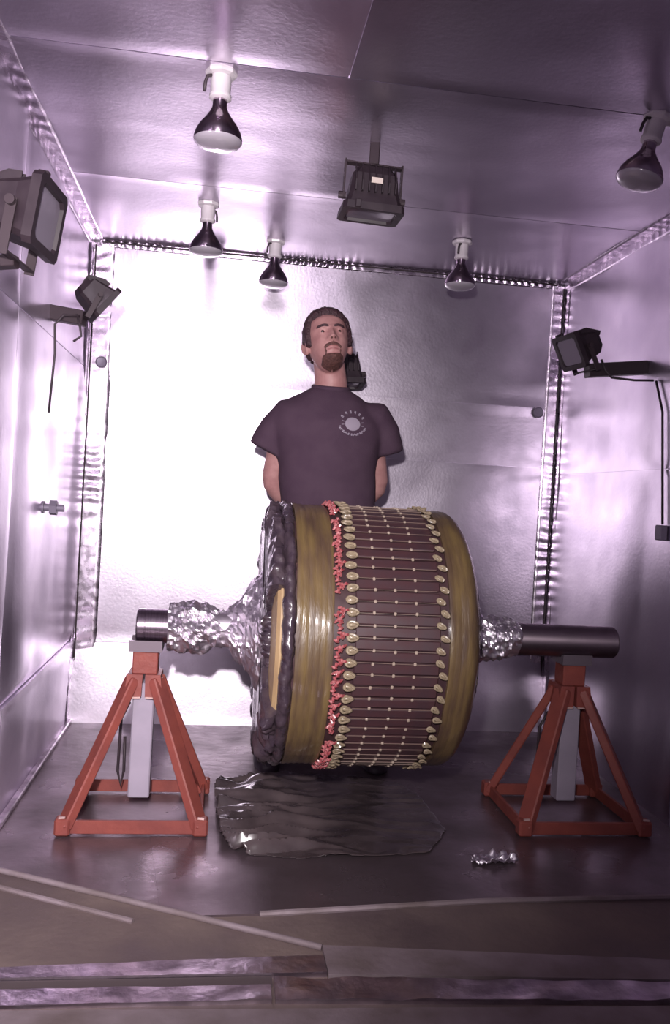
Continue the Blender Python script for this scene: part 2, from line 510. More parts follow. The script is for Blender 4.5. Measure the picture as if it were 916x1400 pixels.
fA, _ = flood((-.525, 2.20, 1.725), (.985, -.10, -.14), (0, 0, 1), 1.12, 'largest floodlight, at the left edge of the picture with its glass facing right',
              arm=((XL + .006, 2.22, 1.60), .035, .03))
MB().tube([(-.585, 2.14, 1.66), (-.575, 2.135, 1.61), (-.565, 2.13, 1.575), (-.60, 2.14, 1.566), (XL + .005, 2.15, 1.568)], .005, 8).build('lamp_cord', 'black_wire', fA, True)
fB, _ = flood((-.475, 3.05, 1.715), (.76, .25, -.62), (0, 0, 1), .80, 'floodlight on a short arm from the left wall, at the back left corner',
              arm=((XL + .006, 3.06, 1.655), .05, .05), yoke_dir=(-.5, 0, -1))
MB().tube([(-.52, 3.0, 1.64), (-.57, 2.98, 1.635), (-.595, 2.97, 1.60), (-.59, 2.97, 1.50), (-.60, 2.97, 1.30)], .004, 8).build('lamp_cord', 'black_wire', fB, True)
MB().tube([(-.53, 3.0, 1.645), (-.515, 2.99, 1.60), (-.51, 2.99, 1.57), (-.535, 2.99, 1.55)], .004, 8).build('lamp_cord', 'black_wire', fB, True)
fC, _ = flood((1.30, 3.05, 1.685), (-.88, -.13, -.46), (0, 0, 1), .86, 'floodlight on an arm from the right wall, at the back right corner',
              arm=((XR - .006, 3.06, 1.635), .05, .05), yoke_dir=(.5, 0, -1))
MB().tube([(1.37, 3.0, 1.64), (1.385, 2.99, 1.60), (1.41, 2.99, 1.575), (1.50, 2.99, 1.572), (XR - .012, 2.98, 1.575)], .0045, 8).build('lamp_cord', 'black_wire', fC, True)
fD, T4 = flood((.40, 2.56, 1.985), (-.03, .05, -1.0), (0, -1, 0), 1.0, 'floodlight hanging from the middle of the ceiling, glass facing down',
               arm=((.405, 2.58, H - .004), .03, .03), yoke_dir=(0, .1, 1))
lb = MB().box((0, 0, 0), (.034, .003, .016))
lb.v = [T4 @ (Vector((-v.x, v.z - .03, -v.y)) + Vector((0, 0, .082))) for v in lb.v]
lb.build('rating_label', 'lamp_label', fD)
fE, _ = flood((.50, 3.74, 1.625), (.05, -.10, -1.0), (0, -1, 0), 1.0, 'dark floodlight on the back wall half hidden behind the man\'s head and shoulder',
              arm=((.50, D - .006, 1.56), .04, .04), yoke_dir=(0, 1, 0))

# ------------------------------------------------------------------ small fittings on the walls
def fitting(loc, label):
    t = thing('pipe_fitting', label, 'pipe fitting', loc)
    x, y, z = loc
    MB().tube([(XL + .003, y, z), (XL + .078, y, z)], .013, 14).build('pipe_run', 'fitting', t, True, 40)
    MB().tube([(x - .012, y, z), (x + .012, y, z)], .027, 6).build('union_nut', 'fitting', t)
    MB().tube([(XL + .003, y, z), (XL + .010, y, z)], .022, 14).build('flange', 'fitting', t, True, 40)
fitting((XL + .042, 3.10, .975), 'small grey pipe fitting with a union nut on the left wall')
def knob(x, z, label):
    t = thing('round_plug', label, 'wall plug', (x, D - .012, z), 'round plugs beside the corner flashings')
    mb = MB()
    mb.lathe([(.010, 0), (.024, 0), (.026, .006), (.020, .012), (.010, .010)], 20)
    mb.v = [Vector((x + v.x, D - .012 - v.z, z + v.y)) for v in mb.v]
    mb.build('ring', 'fitting', t, True, 40)
    MB().tube([(x, D - .012, z), (x, D - .019, z)], .010, 12).build('screw', 'black_wire', t)
knob(-.570, 1.615, 'round plug on the back wall beside the left corner flashing')
knob(1.475, 1.535, 'round plug on the back wall beside the right corner flashing')
cd = thing('conduit', 'thin conduit running down the right wall to a small box', 'conduit', (XR - .012, 2.88, 1.0))
MB().tube([(XR - .012, 2.96, 1.57), (XR - .012, 2.90, 1.45), (XR - .012, 2.85, 1.04)], .0045, 8).build('cable', 'arm', cd, True)
MB().box((XR - .018, 2.845, 1.01), (.03, .04, .055), .004).build('junction_box', 'fitting', cd)

# ------------------------------------------------------------------ jack stands
def jack_stand():
    t = thing('jack_stand', 'x', 'jack stand', (0, 0, 0), 'red jack stands')
    tops = {}
    for sx, sy in ((-1, -1), (1, -1), (1, 1), (-1, 1)):
        a, b = Vector((sx * .036, sy * .034, .462)), Vector((sx * .203, sy * .182, .022))
        lg = MB().bar(a, b, .056, .030, upv=(sx * .9, sy * .5, .5), bevel=.004).build('leg', 'orange', t)
        ft = MB().bar((sx * .205, sy * .184, .055), (sx * .205, sy * .184, .002), .046, .046, upv=(0, 1, 0), bevel=.006).build('foot', 'orange', lg)
        MB().bar((sx * .196, sy * .18 - .024, .062), (sx * .215, sy * .18 - .024, .060), .008, .005).build('chipped_edge', 'worn', lg)
    for sy in (-1, 1):
        MB().bar((-.19, sy * .184, .025), (.19, sy * .184, .025), .012, .042, bevel=.002).build('base_rail', 'orange', t)
    for sx in (-1, 1):
        MB().bar((sx * .205, -.165, .025), (sx * .205, .165, .025), .012, .042, bevel=.002).build('base_rail', 'orange', t)
    for sx in (-1, 1):                                    # two folded collar plates with a gap between
        c = MB()
        c.add([(sx * .004, -.056, .478), (sx * .052, -.056, .478), (sx * .060, -.058, .405), (sx * .006, -.058, .405),
               (sx * .004, .056, .478), (sx * .052, .056, .478), (sx * .060, .058, .405), (sx * .006, .058, .405)],
              [(0, 1, 2, 3), (7, 6, 5, 4), (0, 4, 5, 1), (1, 5, 6, 2), (2, 6, 7, 3), (3, 7, 4, 0)])
        cp = c.build('collar_plate', 'orange', t)
        MB().bar((sx * .008, -.060, .404), (sx * .060, -.060, .402), .006, .005).build('weld_bead', 'worn', cp)
    MB().box((0, 0, .515), (.080, .080, .078), .004).build('post_head', 'orange', t)
    MB().box((0, 0, .252), (.068, .060, .385), .004).build('ratchet_post', 'post', t)
    s = MB()                                              # cradle: flat plate with two low upturned lips
    prof = [(-.055, .553), (.055, .553), (.058, .590), (.048, .590), (.030, .5755), (-.030, .5755), (-.048, .590), (-.058, .590)]
    s.add([(-.052, y, z) for y, z in prof] + [(.052, y, z) for y, z in prof],
          [tuple(range(8)), tuple(reversed(range(8, 16)))] + [(k, (k + 1) % 8, 8 + (k + 1) % 8, 8 + k) for k in range(8)])
    s.build('saddle', 'saddle', t)
    MB().tube([(-.05, .05, .36), (-.075, .06, .30), (-.078, .06, .12), (-.066, .06, .07), (-.058, .06, .12), (-.06, .055, .24)], .005, 8).build('pin_handle', 'arm', t, True)
    return t
AX_Y, AX_Z = 2.79, .618
js = jack_stand()
js.location = (-.217, AX_Y, .006)
js.scale = (1, 1, .967)
js['label'] = 'red jack stand holding the left end of the shaft'
j2 = copy_tree(js)
j2.location = (1.235, AX_Y + .01, .006)
j2['label'] = 'red jack stand under the dark right end of the shaft'

# ------------------------------------------------------------------ the wound rotor
rot = thing('motor_armature', 'large wound motor armature resting by its shaft on two red jack stands', 'motor armature', (.50, AX_Y, AX_Z))
OX = (0, AX_Y, AX_Z)
RC = .425
sh = MB().lathe([(0, -.252), (.050, -.252), (.055, -.247), (.055, -.225), (.0535, -.224), (.0535, -.222), (.055, -.221), (.055, .80), (.055, .0 + .80), (.055, .85)], 48, 'X', OX)
sh.build('shaft', 'shaft', rot, True, 30)
MB().lathe([(0, .845), (.055, .845), (.055, 1.376), (.050, 1.382), (0, 1.382)], 48, 'X', OX).build('shaft_end', 'shaft_dark', rot, True, 30)['label'] = 'dark oiled right end of the shaft'
# body core
MB().lathe([(0, .19), (.30, .19), (RC - .014, .21), (RC - .014, .66), (RC - .014, .70), (.30, .775), (0, .775)], 96, 'X', OX).build('core', 'core', rot, True, 30)
NS = 75
def ring_pt(a, x, r):
    return Vector((x, AX_Y - r * math.cos(a), AX_Z + r * math.sin(a)))
def radial(a):
    return Vector((0, -math.cos(a), math.sin(a)))
def tang(a):
    return Vector((0, math.sin(a), math.cos(a)))
def shared(name, me, mat, parent, Mx):
    o = bpy.data.objects.new(name, me)
    COL.objects.link(o)
    o.parent = parent
    Mw = Mx.copy()
    Mw.translation = Mw.translation - parent_world(parent)
    o.matrix_local = Mw
    return o
def proto(mb, name, mat, smooth=False):
    o = mb.build(name, mat, None, smooth, 50 if smooth else None)
    me = o.data
    bpy.data.objects.remove(o)
    return me
def frame(a, x, r, jit=0.0):
    """local axes: X along the shaft, Y round the drum, Z outwards"""
    t, n = tang(a), radial(a)
    c = ring_pt(a, x, r)
    q = Matrix(((1, t.x, n.x, c.x), (0, t.y, n.y, c.y), (0, t.z, n.z, c.z), (0, 0, 0, 1)))
    return q @ Matrix.Rotation(jit, 4, 'Z') if jit else q
pit = 2 * math.pi * RC / NS
XA, XB = .398, .648                                         # slot length
me_wedge = proto(MB().box((0, 0, -.006), (XB - XA, pit * .80, .014), .0025), 'slot_wedge', 'wedge')
me_cord = proto(MB().box((0, 0, 0), (XB - XA - .01, .0015, .0018)), 'tie_cord', 'cord')
me_knot = proto(MB().box((0, 0, 0), (.0085, .0100, .006), .002), 'tie_knot', 'knot')
def blob(lx, ly, lz, n=8):
    mb = MB()
    rings = []
    for i in range(6):
        t = -1 + 2 * i / 5
        r = math.sqrt(max(0.02, 1 - t * t * .92))
        rings.append([Vector((t * lx, math.cos(2 * math.pi * k / n) * ly * r, math.sin(2 * math.pi * k / n) * lz * r)) for k in range(n)])
    return mb.loft(rings)
def lace(lx, ly, r):
    """a teardrop loop of lacing round one coil lead, over the dark lead itself"""
    mb = MB()
    n, m = 14, 6
    rings = []
    for k in range(n):
        a = 2 * math.pi * k / n
        c = Vector((lx * math.cos(a), ly * math.sin(a) * (1 - .35 * math.cos(a)), .004 + .002 * math.sin(a * 2)))
        o_ = Vector((math.cos(a), math.sin(a), 0))
        rings.append([c + o_ * (r * math.cos(2 * math.pi * j / m)) + Vector((0, 0, r * math.sin(2 * math.pi * j / m))) for j in range(m)])
    mb.add([v for q in rings for v in q], [(k * m + j, k * m + (j + 1) % m, ((k + 1) % n) * m + (j + 1) % m, ((k + 1) % n) * m + j) for k in range(n) for j in range(m)])
    mb.box((-.001, 0, .001), (lx * 1.5, ly * 1.15, .008), .0025)
    return mb
me_loop = proto(lace(.0150, .0090, .0042), 'coil_loop', 'loop', True)
me_loop2 = proto(lace(.0125, .0065, .0036), 'coil_loop', 'loop', True)
rq = random.Random(11)
rb = MB()
for q in range(7):                                          # twisted ends of red tape
    ox, oy = rq.uniform(-.011, .011), rq.uniform(-.016, .016)
    an = rq.uniform(-1.2, 1.2)
    d_ = Vector((math.cos(an), math.sin(an), 0)) * .0075
    rb.tube([Vector((ox, oy, .001)) - d_, Vector((ox, oy, .006 + rq.uniform(0, .003))), Vector((ox, oy, .001)) + d_], [.003, .0052, .003], 6)
me_red = proto(rb, 'red_lead', 'red')
rr = random.Random(3)
for k in range(NS):
    a = 2 * math.pi * k / NS
    shared('slot_wedge', me_wedge, 'wedge', rot, frame(a, (XA + XB) / 2, RC - .003 + rr.uniform(-.001, .001)))
    a2 = a + math.pi / NS
    shared('tie_cord', me_cord, 'cord', rot, frame(a2, (XA + XB) / 2 + rr.uniform(-.004, .004), RC + .0002, rr.uniform(-.012, .012)))
    for x in (.452, .513, .574):
        shared('tie_knot', me_knot, 'knot', rot, frame(a2 + rr.uniform(-.006, .006), x + rr.uniform(-.0025, .0025), RC + .001, rr.uniform(-.25, .25)))
    shared('coil_loop', me_loop, 'loop', rot, frame(a2, .386 + rr.uniform(-.003, .003), RC + .004, rr.uniform(-.22, .12)))
    j = (k % 2)
    shared('coil_loop', me_loop2, 'loop', rot, frame(a2 + .01, .648 + .012 * j, RC + .003, -.55 + rr.uniform(-.2, .2)))
    if not (k % 9 == 4):
        shared('red_lead', me_red, 'red', rot, frame(a2 + rr.uniform(-.012, .012), .352 + rr.uniform(-.004, .004), RC + .002 + rr.uniform(-.003, .002), rr.uniform(-.6, .6)))
# amber banding, left and right, built of side-by-side taped turns
def banding(x0, x1, turns, r, taper, name, round_right=False):
    prof = [(r - .04, x0)]
    for k in range(turns):
        u0, u1 = k / turns, (k + 1) / turns
        for u in (u0 + .06 / turns, (u0 + u1) / 2, u1 - .06 / turns):
            q = (u - u0) * turns
            rad = r + .0022 * math.sin(math.pi * q)
            if round_right and u > .45:
                v = (u - .45) / .55
                rad -= .062 * v ** 2.6
            prof.append((rad, x0 + (x1 - x0) * u))
    prof.append((prof[-1][0] - .03, x1))
    def fn(a, i, rr_, h):
        if i == 0 or i == len(prof) - 1:
            return rr_, h
        return rr_ + .0035 * fbm(math.cos(a) * 3.2, math.sin(a) * 3.2, h * 16) + .0014 * nz(math.cos(a) * 16, math.sin(a) * 16, h * 40), h + .002 * nz(math.cos(a) * 5, math.sin(a) * 5, h * 30)
    return MB().lathe(prof, 160, 'X', OX, fn).build(name, 'band', rot, True, 50)
banding(.226, .336, 6, RC - .004, 0, 'amber_banding')
banding(.676, .785, 6, RC - .003, 0, 'amber_banding', True)
# taped coil bundles in dark lacquer: bumpy rings
def lumpy(name, x0, x1, r0, r1, mat, amp, seed, gap=None, n=220):
    m = 14
    prof = []
    for i in range(m + 1):
        t = math.pi * i / m
        prof.append(((r0 + r1) / 2 + (r1 - r0) / 2 * math.sin(t), (x0 + x1) / 2 - (x1 - x0) / 2 * math.cos(t)))
    def fn(a, i, rr_, h):
        w = 1.0
        if gap:
            aa = (a + math.pi) % (2 * math.pi) - math.pi        # lathe angle: 0 = +y, pi = towards the camera
            da = abs(abs(aa) - math.pi)
            w = min(1.0, max(0.0, (da - gap) / .05))
        lump = amp * (.6 * fbm(math.cos(a) * 7, math.sin(a) * 7, seed + h * 30) + .7 * abs(nz(math.cos(a) * 17, math.sin(a) * 17, seed + h * 45)))
        return (rr_ + lump) * (w * 1 + (1 - w) * .55), h + lump * .6 * (-1 if i < m / 2 else .4)
    return MB().lathe(prof, n, 'X', OX, fn).build(name, mat, rot, True, 50)
lumpy('coil_end', .146, .204, .25, RC - .008, 'coil', .030, 1.0, gap=.42, n=300)
lumpy('coil_nose', .188, .228, .36, RC + .001, 'coil', .014, 5.0, n=300)
MB().lathe([(.22, .168), (.335, .168), (RC - .045, .174), (RC - .034, .184), (RC - .034, .200), (.33, .205), (.22, .205)], 96, 'X', OX).build('end_ring', 'tan', rot, True, 30)
lumpy('coil_end', .765, .80, .22, RC - .075, 'coil', .012, 8.0)
for k in range(7):                                           # loose tape ends on the right rim
    a = [-.75, -.45, -.22, -.10, .12, .42, .55][k]
    MB().box((0, 0, 0), (.007, .022, .006), .002, frame(a, .782, RC - .066)).build('tape_end', 'loop', rot)
MB().lathe([(0, .79), (.11, .79), (.105, .84), (.075, .862), (0, .862)], 40, 'X', OX).build('bearing_hub', 'shaft_dark', rot, True, 30)
# crumpled foil over the shaft
def foil(name, prof, seed, amp, n=84):
    x0, x1 = prof[0][0], prof[-1][0]
    m = int((x1 - x0) / .0052)
    xs = [p[0] for p in prof]
    rs = [p[1] for p in prof]
    rings = []
    for i in range(m + 1):
        x = x0 + (x1 - x0) * i / m
        r = float(np.interp(x, xs, rs))
        ring = []
        for k in range(n):
            a = 2 * math.pi * k / n
            p = Vector((x * 14 + seed, math.cos(a) * 14 * r, math.sin(a) * 14 * r))
            d = .75 - 1.9 * abs(noise.noise(p)) - 1.1 * abs(noise.noise(p * 2.3)) + .35 * noise.noise(p * 5.1)
            rr_ = max(.0565, r + amp * d)
            ring.append(Vector((x + amp * .4 * nz(p.x * 1.7, p.y * 1.7, p.z + 9), AX_Y + rr_ * math.cos(a), AX_Z + rr_ * math.sin(a))))
        rings.append(ring)
    return MB().loft(rings).build(name, 'foil', rot, False)
foil('foil_wrap', [(-.152, .066), (-.13, .072), (-.08, .078), (-.03, .075), (-.005, .062), (.03, .058), (.05, .066), (.08, .105), (.105, .14), (.14, .185), (.172, .205)], 1.0, .019)
foil('foil_wrap', [(.850, .085), (.90, .075), (.97, .066), (1.01, .060), (1.03, .0575)], 6.0, .017)

# ------------------------------------------------------------------ crumpled sheet and scrap on the floor
def crumple(name, c0, rx, ry, nx, ny, hfun, mat, label, cat, seed, rotz=0.0, z0=.008, exp_=2.6):
    vs, fs, idx = [], [], {}
    ca, sa = math.cos(rotz), math.sin(rotz)
    for j in range(ny + 1):
        for i in range(nx + 1):
            u, v = -1 + 2 * i / nx, -1 + 2 * j / ny
            rag = 1 + .30 * nz(u * 2.1, v * 2.1, seed) + .12 * nz(u * 7, v * 7, seed)
            if (abs(u) ** exp_ + abs(v) ** exp_) > rag:
                continue
            x, y = u * rx, v * ry
            idx[i, j] = len(vs)
            vs.append((c0[0] + x * ca - y * sa, c0[1] + x * sa + y * ca, z0 + max(0, hfun(x, y))))
    for j in range(ny):
        for i in range(nx):
            q = [(i, j), (i + 1, j), (i + 1, j + 1), (i, j + 1)]
            if all(k in idx for k in q):
                fs.append(tuple(idx[k] for k in q))
    mb = MB()
    mb.v, mb.f = [Vector(v) for v in vs], fs
    o = mb.build(name, mat, None, True, 30)
    md = o.modifiers.new('thickness', 'SOLIDIFY')
    md.thickness = .0012
    md.offset = 1
    return tag(o, label, cat)
def wrinkles(x, y):
    w = .0035 + .030 * sstep(.12, -.25, x) + .005 * max(0, nz(x * 5, y * 5, 2.0))
    q = Vector((x * 4.2 + .4 * nz(x * 6, y * 6, 1.0), y * 13 + .9 * nz(x * 5, y * 5, 7.0), 3.3))
    return w * (1 - 2.2 * abs(noise.noise(q))) + .35 * w * noise.noise(q * 2.7)
def sstep(a, b, x):
    t = min(1.0, max(0.0, (x - a) / (b - a)))
    return t * t * (3 - 2 * t)
def scrap(x, y):
    c = noise.voronoi(Vector((x * 30, y * 54, 8.0)))[0]
    return .035 * (c[1] - c[0]) + .028 * max(0, nz(x * 15, y * 42, 12.0))
crumple('plastic_sheet', (.40, 2.80), .37, .36, 170, 160, wrinkles, 'plastic', 'crumpled oily dark plastic sheet on the floor under the armature', 'plastic sheet', 3.0, .05, .008, 4.0)
crumple('foil_scrap', (.865, 2.42), .075, .035, 34, 20, scrap, 'foil', 'small crumpled foil scrap on the dark floor left of the right jack stand', 'foil scrap', 8.0, .1)

# ------------------------------------------------------------------ the man
MY = 3.30
man = thing('person', 'man in a black T-shirt with a goatee standing behind the armature, hands behind his back', 'person', (.43, MY + .05, .006))

def remesh(mb, name, voxel, mat, parent, smooth_it=2):
    o = mb.build(name, mat, None)
    md = o.modifiers.new('r', 'REMESH')
    md.mode = 'VOXEL'
    md.voxel_size = voxel
    if smooth_it:
        sm = o.modifiers.new('s', 'SMOOTH')
        sm.iterations = smooth_it
        sm.factor = .5
    dg = bpy.context.evaluated_depsgraph_get()
    dg.update()
    me = bpy.data.meshes.new_from_object(o.evaluated_get(dg))
    vs = [o.matrix_world @ v.co for v in me.vertices]
    fs = [tuple(p.vertices) for p in me.polygons]
    bpy.data.objects.remove(o)
    bpy.data.meshes.remove(me)
    return link_mesh(name, vs, fs, mat, parent, True)

def ering(c, rx, ry, n=28, e=2.0):
    out = []
    for k in range(n):
        a = 2 * math.pi * k / n
        ca, sa = math.cos(a), math.sin(a)
        p = 2.0 / e
        out.append(Vector((c[0] + rx * math.copysign(abs(ca) ** p, ca), c[1] + ry * math.copysign(abs(sa) ** p, sa), c[2])))
    return out

# head: face looks to -Y, local origin at eye height in the middle of the skull
HS = 1.06
HC = Vector((.372, MY - .020, 1.690))
HR = (Matrix.Rotation(R(-6), 4, 'Y') @ Matrix.Rotation(R(4), 4, 'Z') @ Matrix.Rotation(R(-21), 4, 'X'))
zt = np.array([-.118, -.112, -.10, -.08, -.05, -.02, .02, .06, .09, .107, .115])
xt = np.array([.004, .022, .036, .051, .064, .072, .0765, .071, .054, .030, .004])
yf = np.array([.030, .060, .079, .084, .086, .088, .093, .087, .066, .038, .004])
yb = np.array([.000, .020, .035, .050, .068, .085, .098, .094, .070, .042, .004])
def g(x, x0, s):
    return math.exp(-((x - x0) / s) ** 2)
def head_pt(az, z, off=0.0):
    X, Yf, Yb = np.interp(z, zt, xt), np.interp(z, zt, yf), np.interp(z, zt, yb)
    ca, sa = math.cos(az), math.sin(az)                 # az = -pi/2 is straight ahead
    x = X * math.copysign(abs(ca) ** .92, ca)
    y = (Yb if sa > 0 else Yf) * math.copysign(abs(sa) ** .92, sa)
    if sa < 0:
        f = min(1.0, -sa * 1.6)
        ax = abs(x)
        dy = 0.0
        # nose
        if -.046 < z < .016:
            t = (.012 - z) / .044
            t = min(max(t, 0), 1)
            tipf = 1.0 if z > -.033 else max(0.0, 1 - (-.033 - z) / .012)
            dy -= (.005 + .026 * t) * tipf * g(x, 0, .0085 + .004 * t)
            dy -= .012 * g(ax, .0140, .006) * g(z, -.034, .007)
        dy -= .0080 * g(ax, .028, .021) * g(z, .018, .007)
        dy += .0100 * g(ax, .030, .014) * g(z, .003, .010)
        dy -= .0045 * g(ax, .045, .016) * g(z, -.026, .015)
        dy -= .0065 * g(x, 0, .019) * g(z, -.060, .0045)
        dy -= .0075 * g(x, 0, .017) * g(z, -.072, .005)
        dy += .0045 * g(x, 0, .022) * g(z, -.066, .0022)
        dy += .0035 * g(x, 0, .02) * g(z, -.082, .005)
        dy -= .0080 * g(x, 0, .019) * g(z, -.099, .011)
        y += dy * f
    v = Vector((x, y, z))
    if off:
        n = Vector((x / .006, y / .0095, z / .0132))
        v += n.normalized() * off
    return v
def HW(v):
    return HC + (HR @ (Vector(v) * HS))
def head_rings(nz_, na, off_fn=None):
    rings = []
    for i in range(nz_ + 1):
        t = i / nz_
        z = -.118 + .233 * (0.5 - 0.5 * math.cos(math.pi * t)) if off_fn is None else -.118 + .233 * (0.5 - 0.5 * math.cos(math.pi * t))
        ring = []
        for k in range(na):
            az = 2 * math.pi * k / na
            o = off_fn(az, z) if off_fn else 0.0
            ring.append(HW(head_pt(az, z, o)))
        rings.append(ring)
    return rings

body = MB()
body.loft(head_rings(90, 120))
for s in (-1, 1):
    # ear: a cupped oval
    er = []
    for i, (t, w) in enumerate(((-.006, .4), (-.004, .85), (.002, 1.0), (.007, .95), (.009, .7), (.005, .45))):
        er.append([HW((s * (.0765 + t * 1.3 + .010 * max(0, math.sin(a) * 0 + math.cos(a))), (.004 + math.cos(a) * .019 * w), -.012 + math.sin(a) * .034 * w)) for a in [2 * math.pi * k / 20 for k in range(20)]])
    body.loft(er)
    # upper and lower eyelids
    for dz, ry_ in ((.0062, .0052), (-.0070, .0044)):
        lid = []
        for i in range(7):
            t = -1 + i / 3
            lid.append([HW((s * .031 + t * .015, -.0790 + .0045 * t * t + math.cos(a) * .0065 * (1 - .5 * t * t), .002 + dz * (1 - .55 * t * t) + math.sin(a) * ry_ * (1.02 - .8 * t * t))) for a in [2 * math.pi * k / 10 for k in range(10)]])
        body.loft(lid)
# neck and torso
body.loft([ering((.395, MY + .030, 1.44), .085, .075), ering((.400, MY + .026, 1.50), .068, .066), ering((.398, MY + .02, 1.55), .064, .064), ering((.386, MY + .016, 1.62), .062, .066), ering((.372, MY + .014, 1.67), .058, .062)])
body.loft([ering((.44, MY + .05, .86), .165, .11), ering((.435, MY + .045, .95), .175, .115), ering((.42, MY + .02, 1.05), .165, .11), ering((.40, MY + .01, 1.2), .175, .112),
           ering((.388, MY + .01, 1.32), .195, .115), ering((.38, MY + .02, 1.41), .18, .095), ering((.378, MY + .03, 1.47), .11, .07)])
arms = {}
for s, sh_, el, wr_ in ((-1, (.240, MY + .02, 1.395), (.190, MY + .075, 1.145), (.345, MY + .195, .985)), (1, (.555, MY + .02, 1.40), (.622, MY + .075, 1.150), (.470, MY + .200, 1.0))):
    sh_, el, wr_ = Vector(sh_), Vector(el), Vector(wr_)
    pts, rad = [], []
    for t, r in ((0, .050), (.25, .054), (.5, .051), (.75, .047), (.93, .043)):
        pts.append(sh_.lerp(el, t)); rad.append(r)
    for t, r in ((.05, .043), (.2, .046), (.45, .042), (.75, .034), (1.0, .029)):
        pts.append(el.lerp(wr_, t)); rad.append(r)
    body.tube(pts, rad, 20)
    # hand: palm, four curled fingers and a thumb
    d = (wr_ - el).normalized()
    d = Vector((d.x, .10, -.55)).normalized()
    side = d.cross(Vector((0, 1, 0))).normalized() * s
    nrm = d.cross(side).normalized()
    if nrm.y < 0: nrm = -nrm
    pal = []
    for t, w, th in ((-.01, .024, .020), (.02, .032, .019), (.05, .041, .017), (.085, .042, .014), (.095, .038, .011)):
        c = wr_ + d * t
        pal.append([c + side * (math.cos(a) * w) + nrm * (math.sin(a) * th) for a in [2 * math.pi * k / 16 for k in range(16)]])
    body.loft(pal)
    for q, (off, ln) in enumerate(((-.031, .066), (-.0105, .075), (.0105, .071), (.031, .056))):
        p0 = wr_ + d * .085 + side * off
        c1 = (d * .95 + nrm * .3).normalized()
        c2 = (d * .6 + nrm * .8).normalized()
        c3 = (d * .15 + nrm).normalized()
        p1 = p0 + c1 * ln * .45
        p2 = p1 + c2 * ln * .32
        p3 = p2 + c3 * ln * .26
        body.tube([p0 - d * .015, p0, p1, p2, p3], [.0095, .0095, .009, .0082, .0065], 10)
    p0 = wr_ + d * .025 - side * .028
    p1 = p0 - side * .022 + d * .028 + nrm * .01
    body.tube([p0 + side * .01, p0, p1, p1 + d * .03 + nrm * .012, p1 + d * .05 + nrm * .02], [.013, .013, .0115, .0100, .0075], 10)
# legs, feet apart
legs = []
for s, hip, knee, ank in ((-1, (.345, MY + .055, .88), (.285, MY + .055, .49), (.235, MY + .075, .09)), (1, (.53, MY + .055, .88), (.595, MY + .055, .49), (.65, MY + .075, .09))):
    hip, knee, ank = Vector(hip), Vector(knee), Vector(ank)
    body.tube([hip + Vector((0, 0, .04)), hip, hip.lerp(knee, .4), hip.lerp(knee, .85), knee, knee.lerp(ank, .3), knee.lerp(ank, .7), ank], [.085, .09, .080, .062, .058, .058, .043, .038], 20)
    legs.append((s, hip, knee, ank))
    body.tube([ank + Vector((0, .02, -.03)), ank + Vector((0, -.05, -.04)), ank + Vector((s * .01, -.13, -.055))], [.035, .034, .022], 12)
bd = remesh(body, 'body', .0046, 'skin', man, 1)

# hair, eyebrows, beard: caps that rise out of the scalp only where hair grows
def sstep(a, b, x):
    t = min(1.0, max(0.0, (x - a) / (b - a)))
    return t * t * (3 - 2 * t)
def hair_off(az, z):
    front = -math.sin(az)                               # 1 at the face
    side = abs(math.cos(az))
    line = .066 - .008 * math.cos(az * 2 + .6) - .010 * abs(math.cos(az)) + .004 * nz(az * 9, z * 40)
    if front > 0:
        # temples and sideburns
        f = sstep(.30, .55, front)
        zl_ = line * f + (1 - f) * (-.028)
    else:
        zl_ = -.012 - .035 * sstep(0, .6, -front)
    m = sstep(zl_ - .004, zl_ + .010, z)
    tuft = .004 * nz(math.cos(az) * 6, math.sin(az) * 6, z * 50) + .003 * nz(az * 20, z * 70, 3.0)
    return -.005 + m * (.0195 + tuft + .006 * sstep(.05, .115, z))
MB().loft(head_rings(70, 140, hair_off)).build('hair', 'hair', man, True)
def beard_off(az, z):
    x = head_pt(az, z).x
    if math.sin(az) > -.2:
        return -.006
    ax = abs(x)
    mous = g(z, -.0500 - .013 * (ax / .034) ** 2, .0092) * sstep(.036, .026, ax)
    sides = g(ax, .0305 + .004 * math.sin((z + .05) * 60), .0058) * sstep(-.112, -.095, z) * sstep(-.050, -.060, z) * (.75 + .35 * nz(ax * 90, z * 120, 4.0))
    chin = sstep(-.080 - .004 * g(x, 0, .014), -.088 - .004 * g(x, 0, .014), z) * sstep(.043, .033, ax)
    soul = g(x, 0, .007) * g(z, -.081, .006) * .8
    m = min(1.0, max(mous, sides, chin))
    return -.0065 + m * (.0115 + .0015 * nz(az * 40, z * 160))
MB().loft(head_rings(110, 200, beard_off)).build('goatee', 'beard', man, True)
def brow_off(az, z):
    x = head_pt(az, z).x
    if math.sin(az) > -.2:
        return -.006
    ax = abs(x)
    zc = .0175 + .004 * (1 - ((ax - .034) / .022) ** 2)
    m = g(z, zc, .0056) * sstep(.006, .013, ax) * sstep(.058, .046, ax)
    return -.0055 + m * .0105
MB().loft(head_rings(110, 160, brow_off)).build('eyebrows', 'hair', man, True)
def lip_off(az, z):
    x = head_pt(az, z).x
    if math.sin(az) > -.2:
        return -.006
    m = max(g(z, -.0610 - .002 * (x / .02) ** 2, .0034), g(z, -.0720, .0042)) * sstep(.025, .017, abs(x))
    return -.0055 + m * .0068
MB().loft(head_rings(120, 160, lip_off)).build('lips', 'lips', man, True)
for s in (-1, 1):                                            # nostrils
    nb = MB()
    bm = bmesh.new()
    bmesh.ops.create_uvsphere(bm, u_segments=10, v_segments=6, radius=.0040)
    nb.bm(bm, Matrix.Translation(HW((s * .0068, -.1065, -.0385))))
    nb.build('nostril', 'beard', man, True)
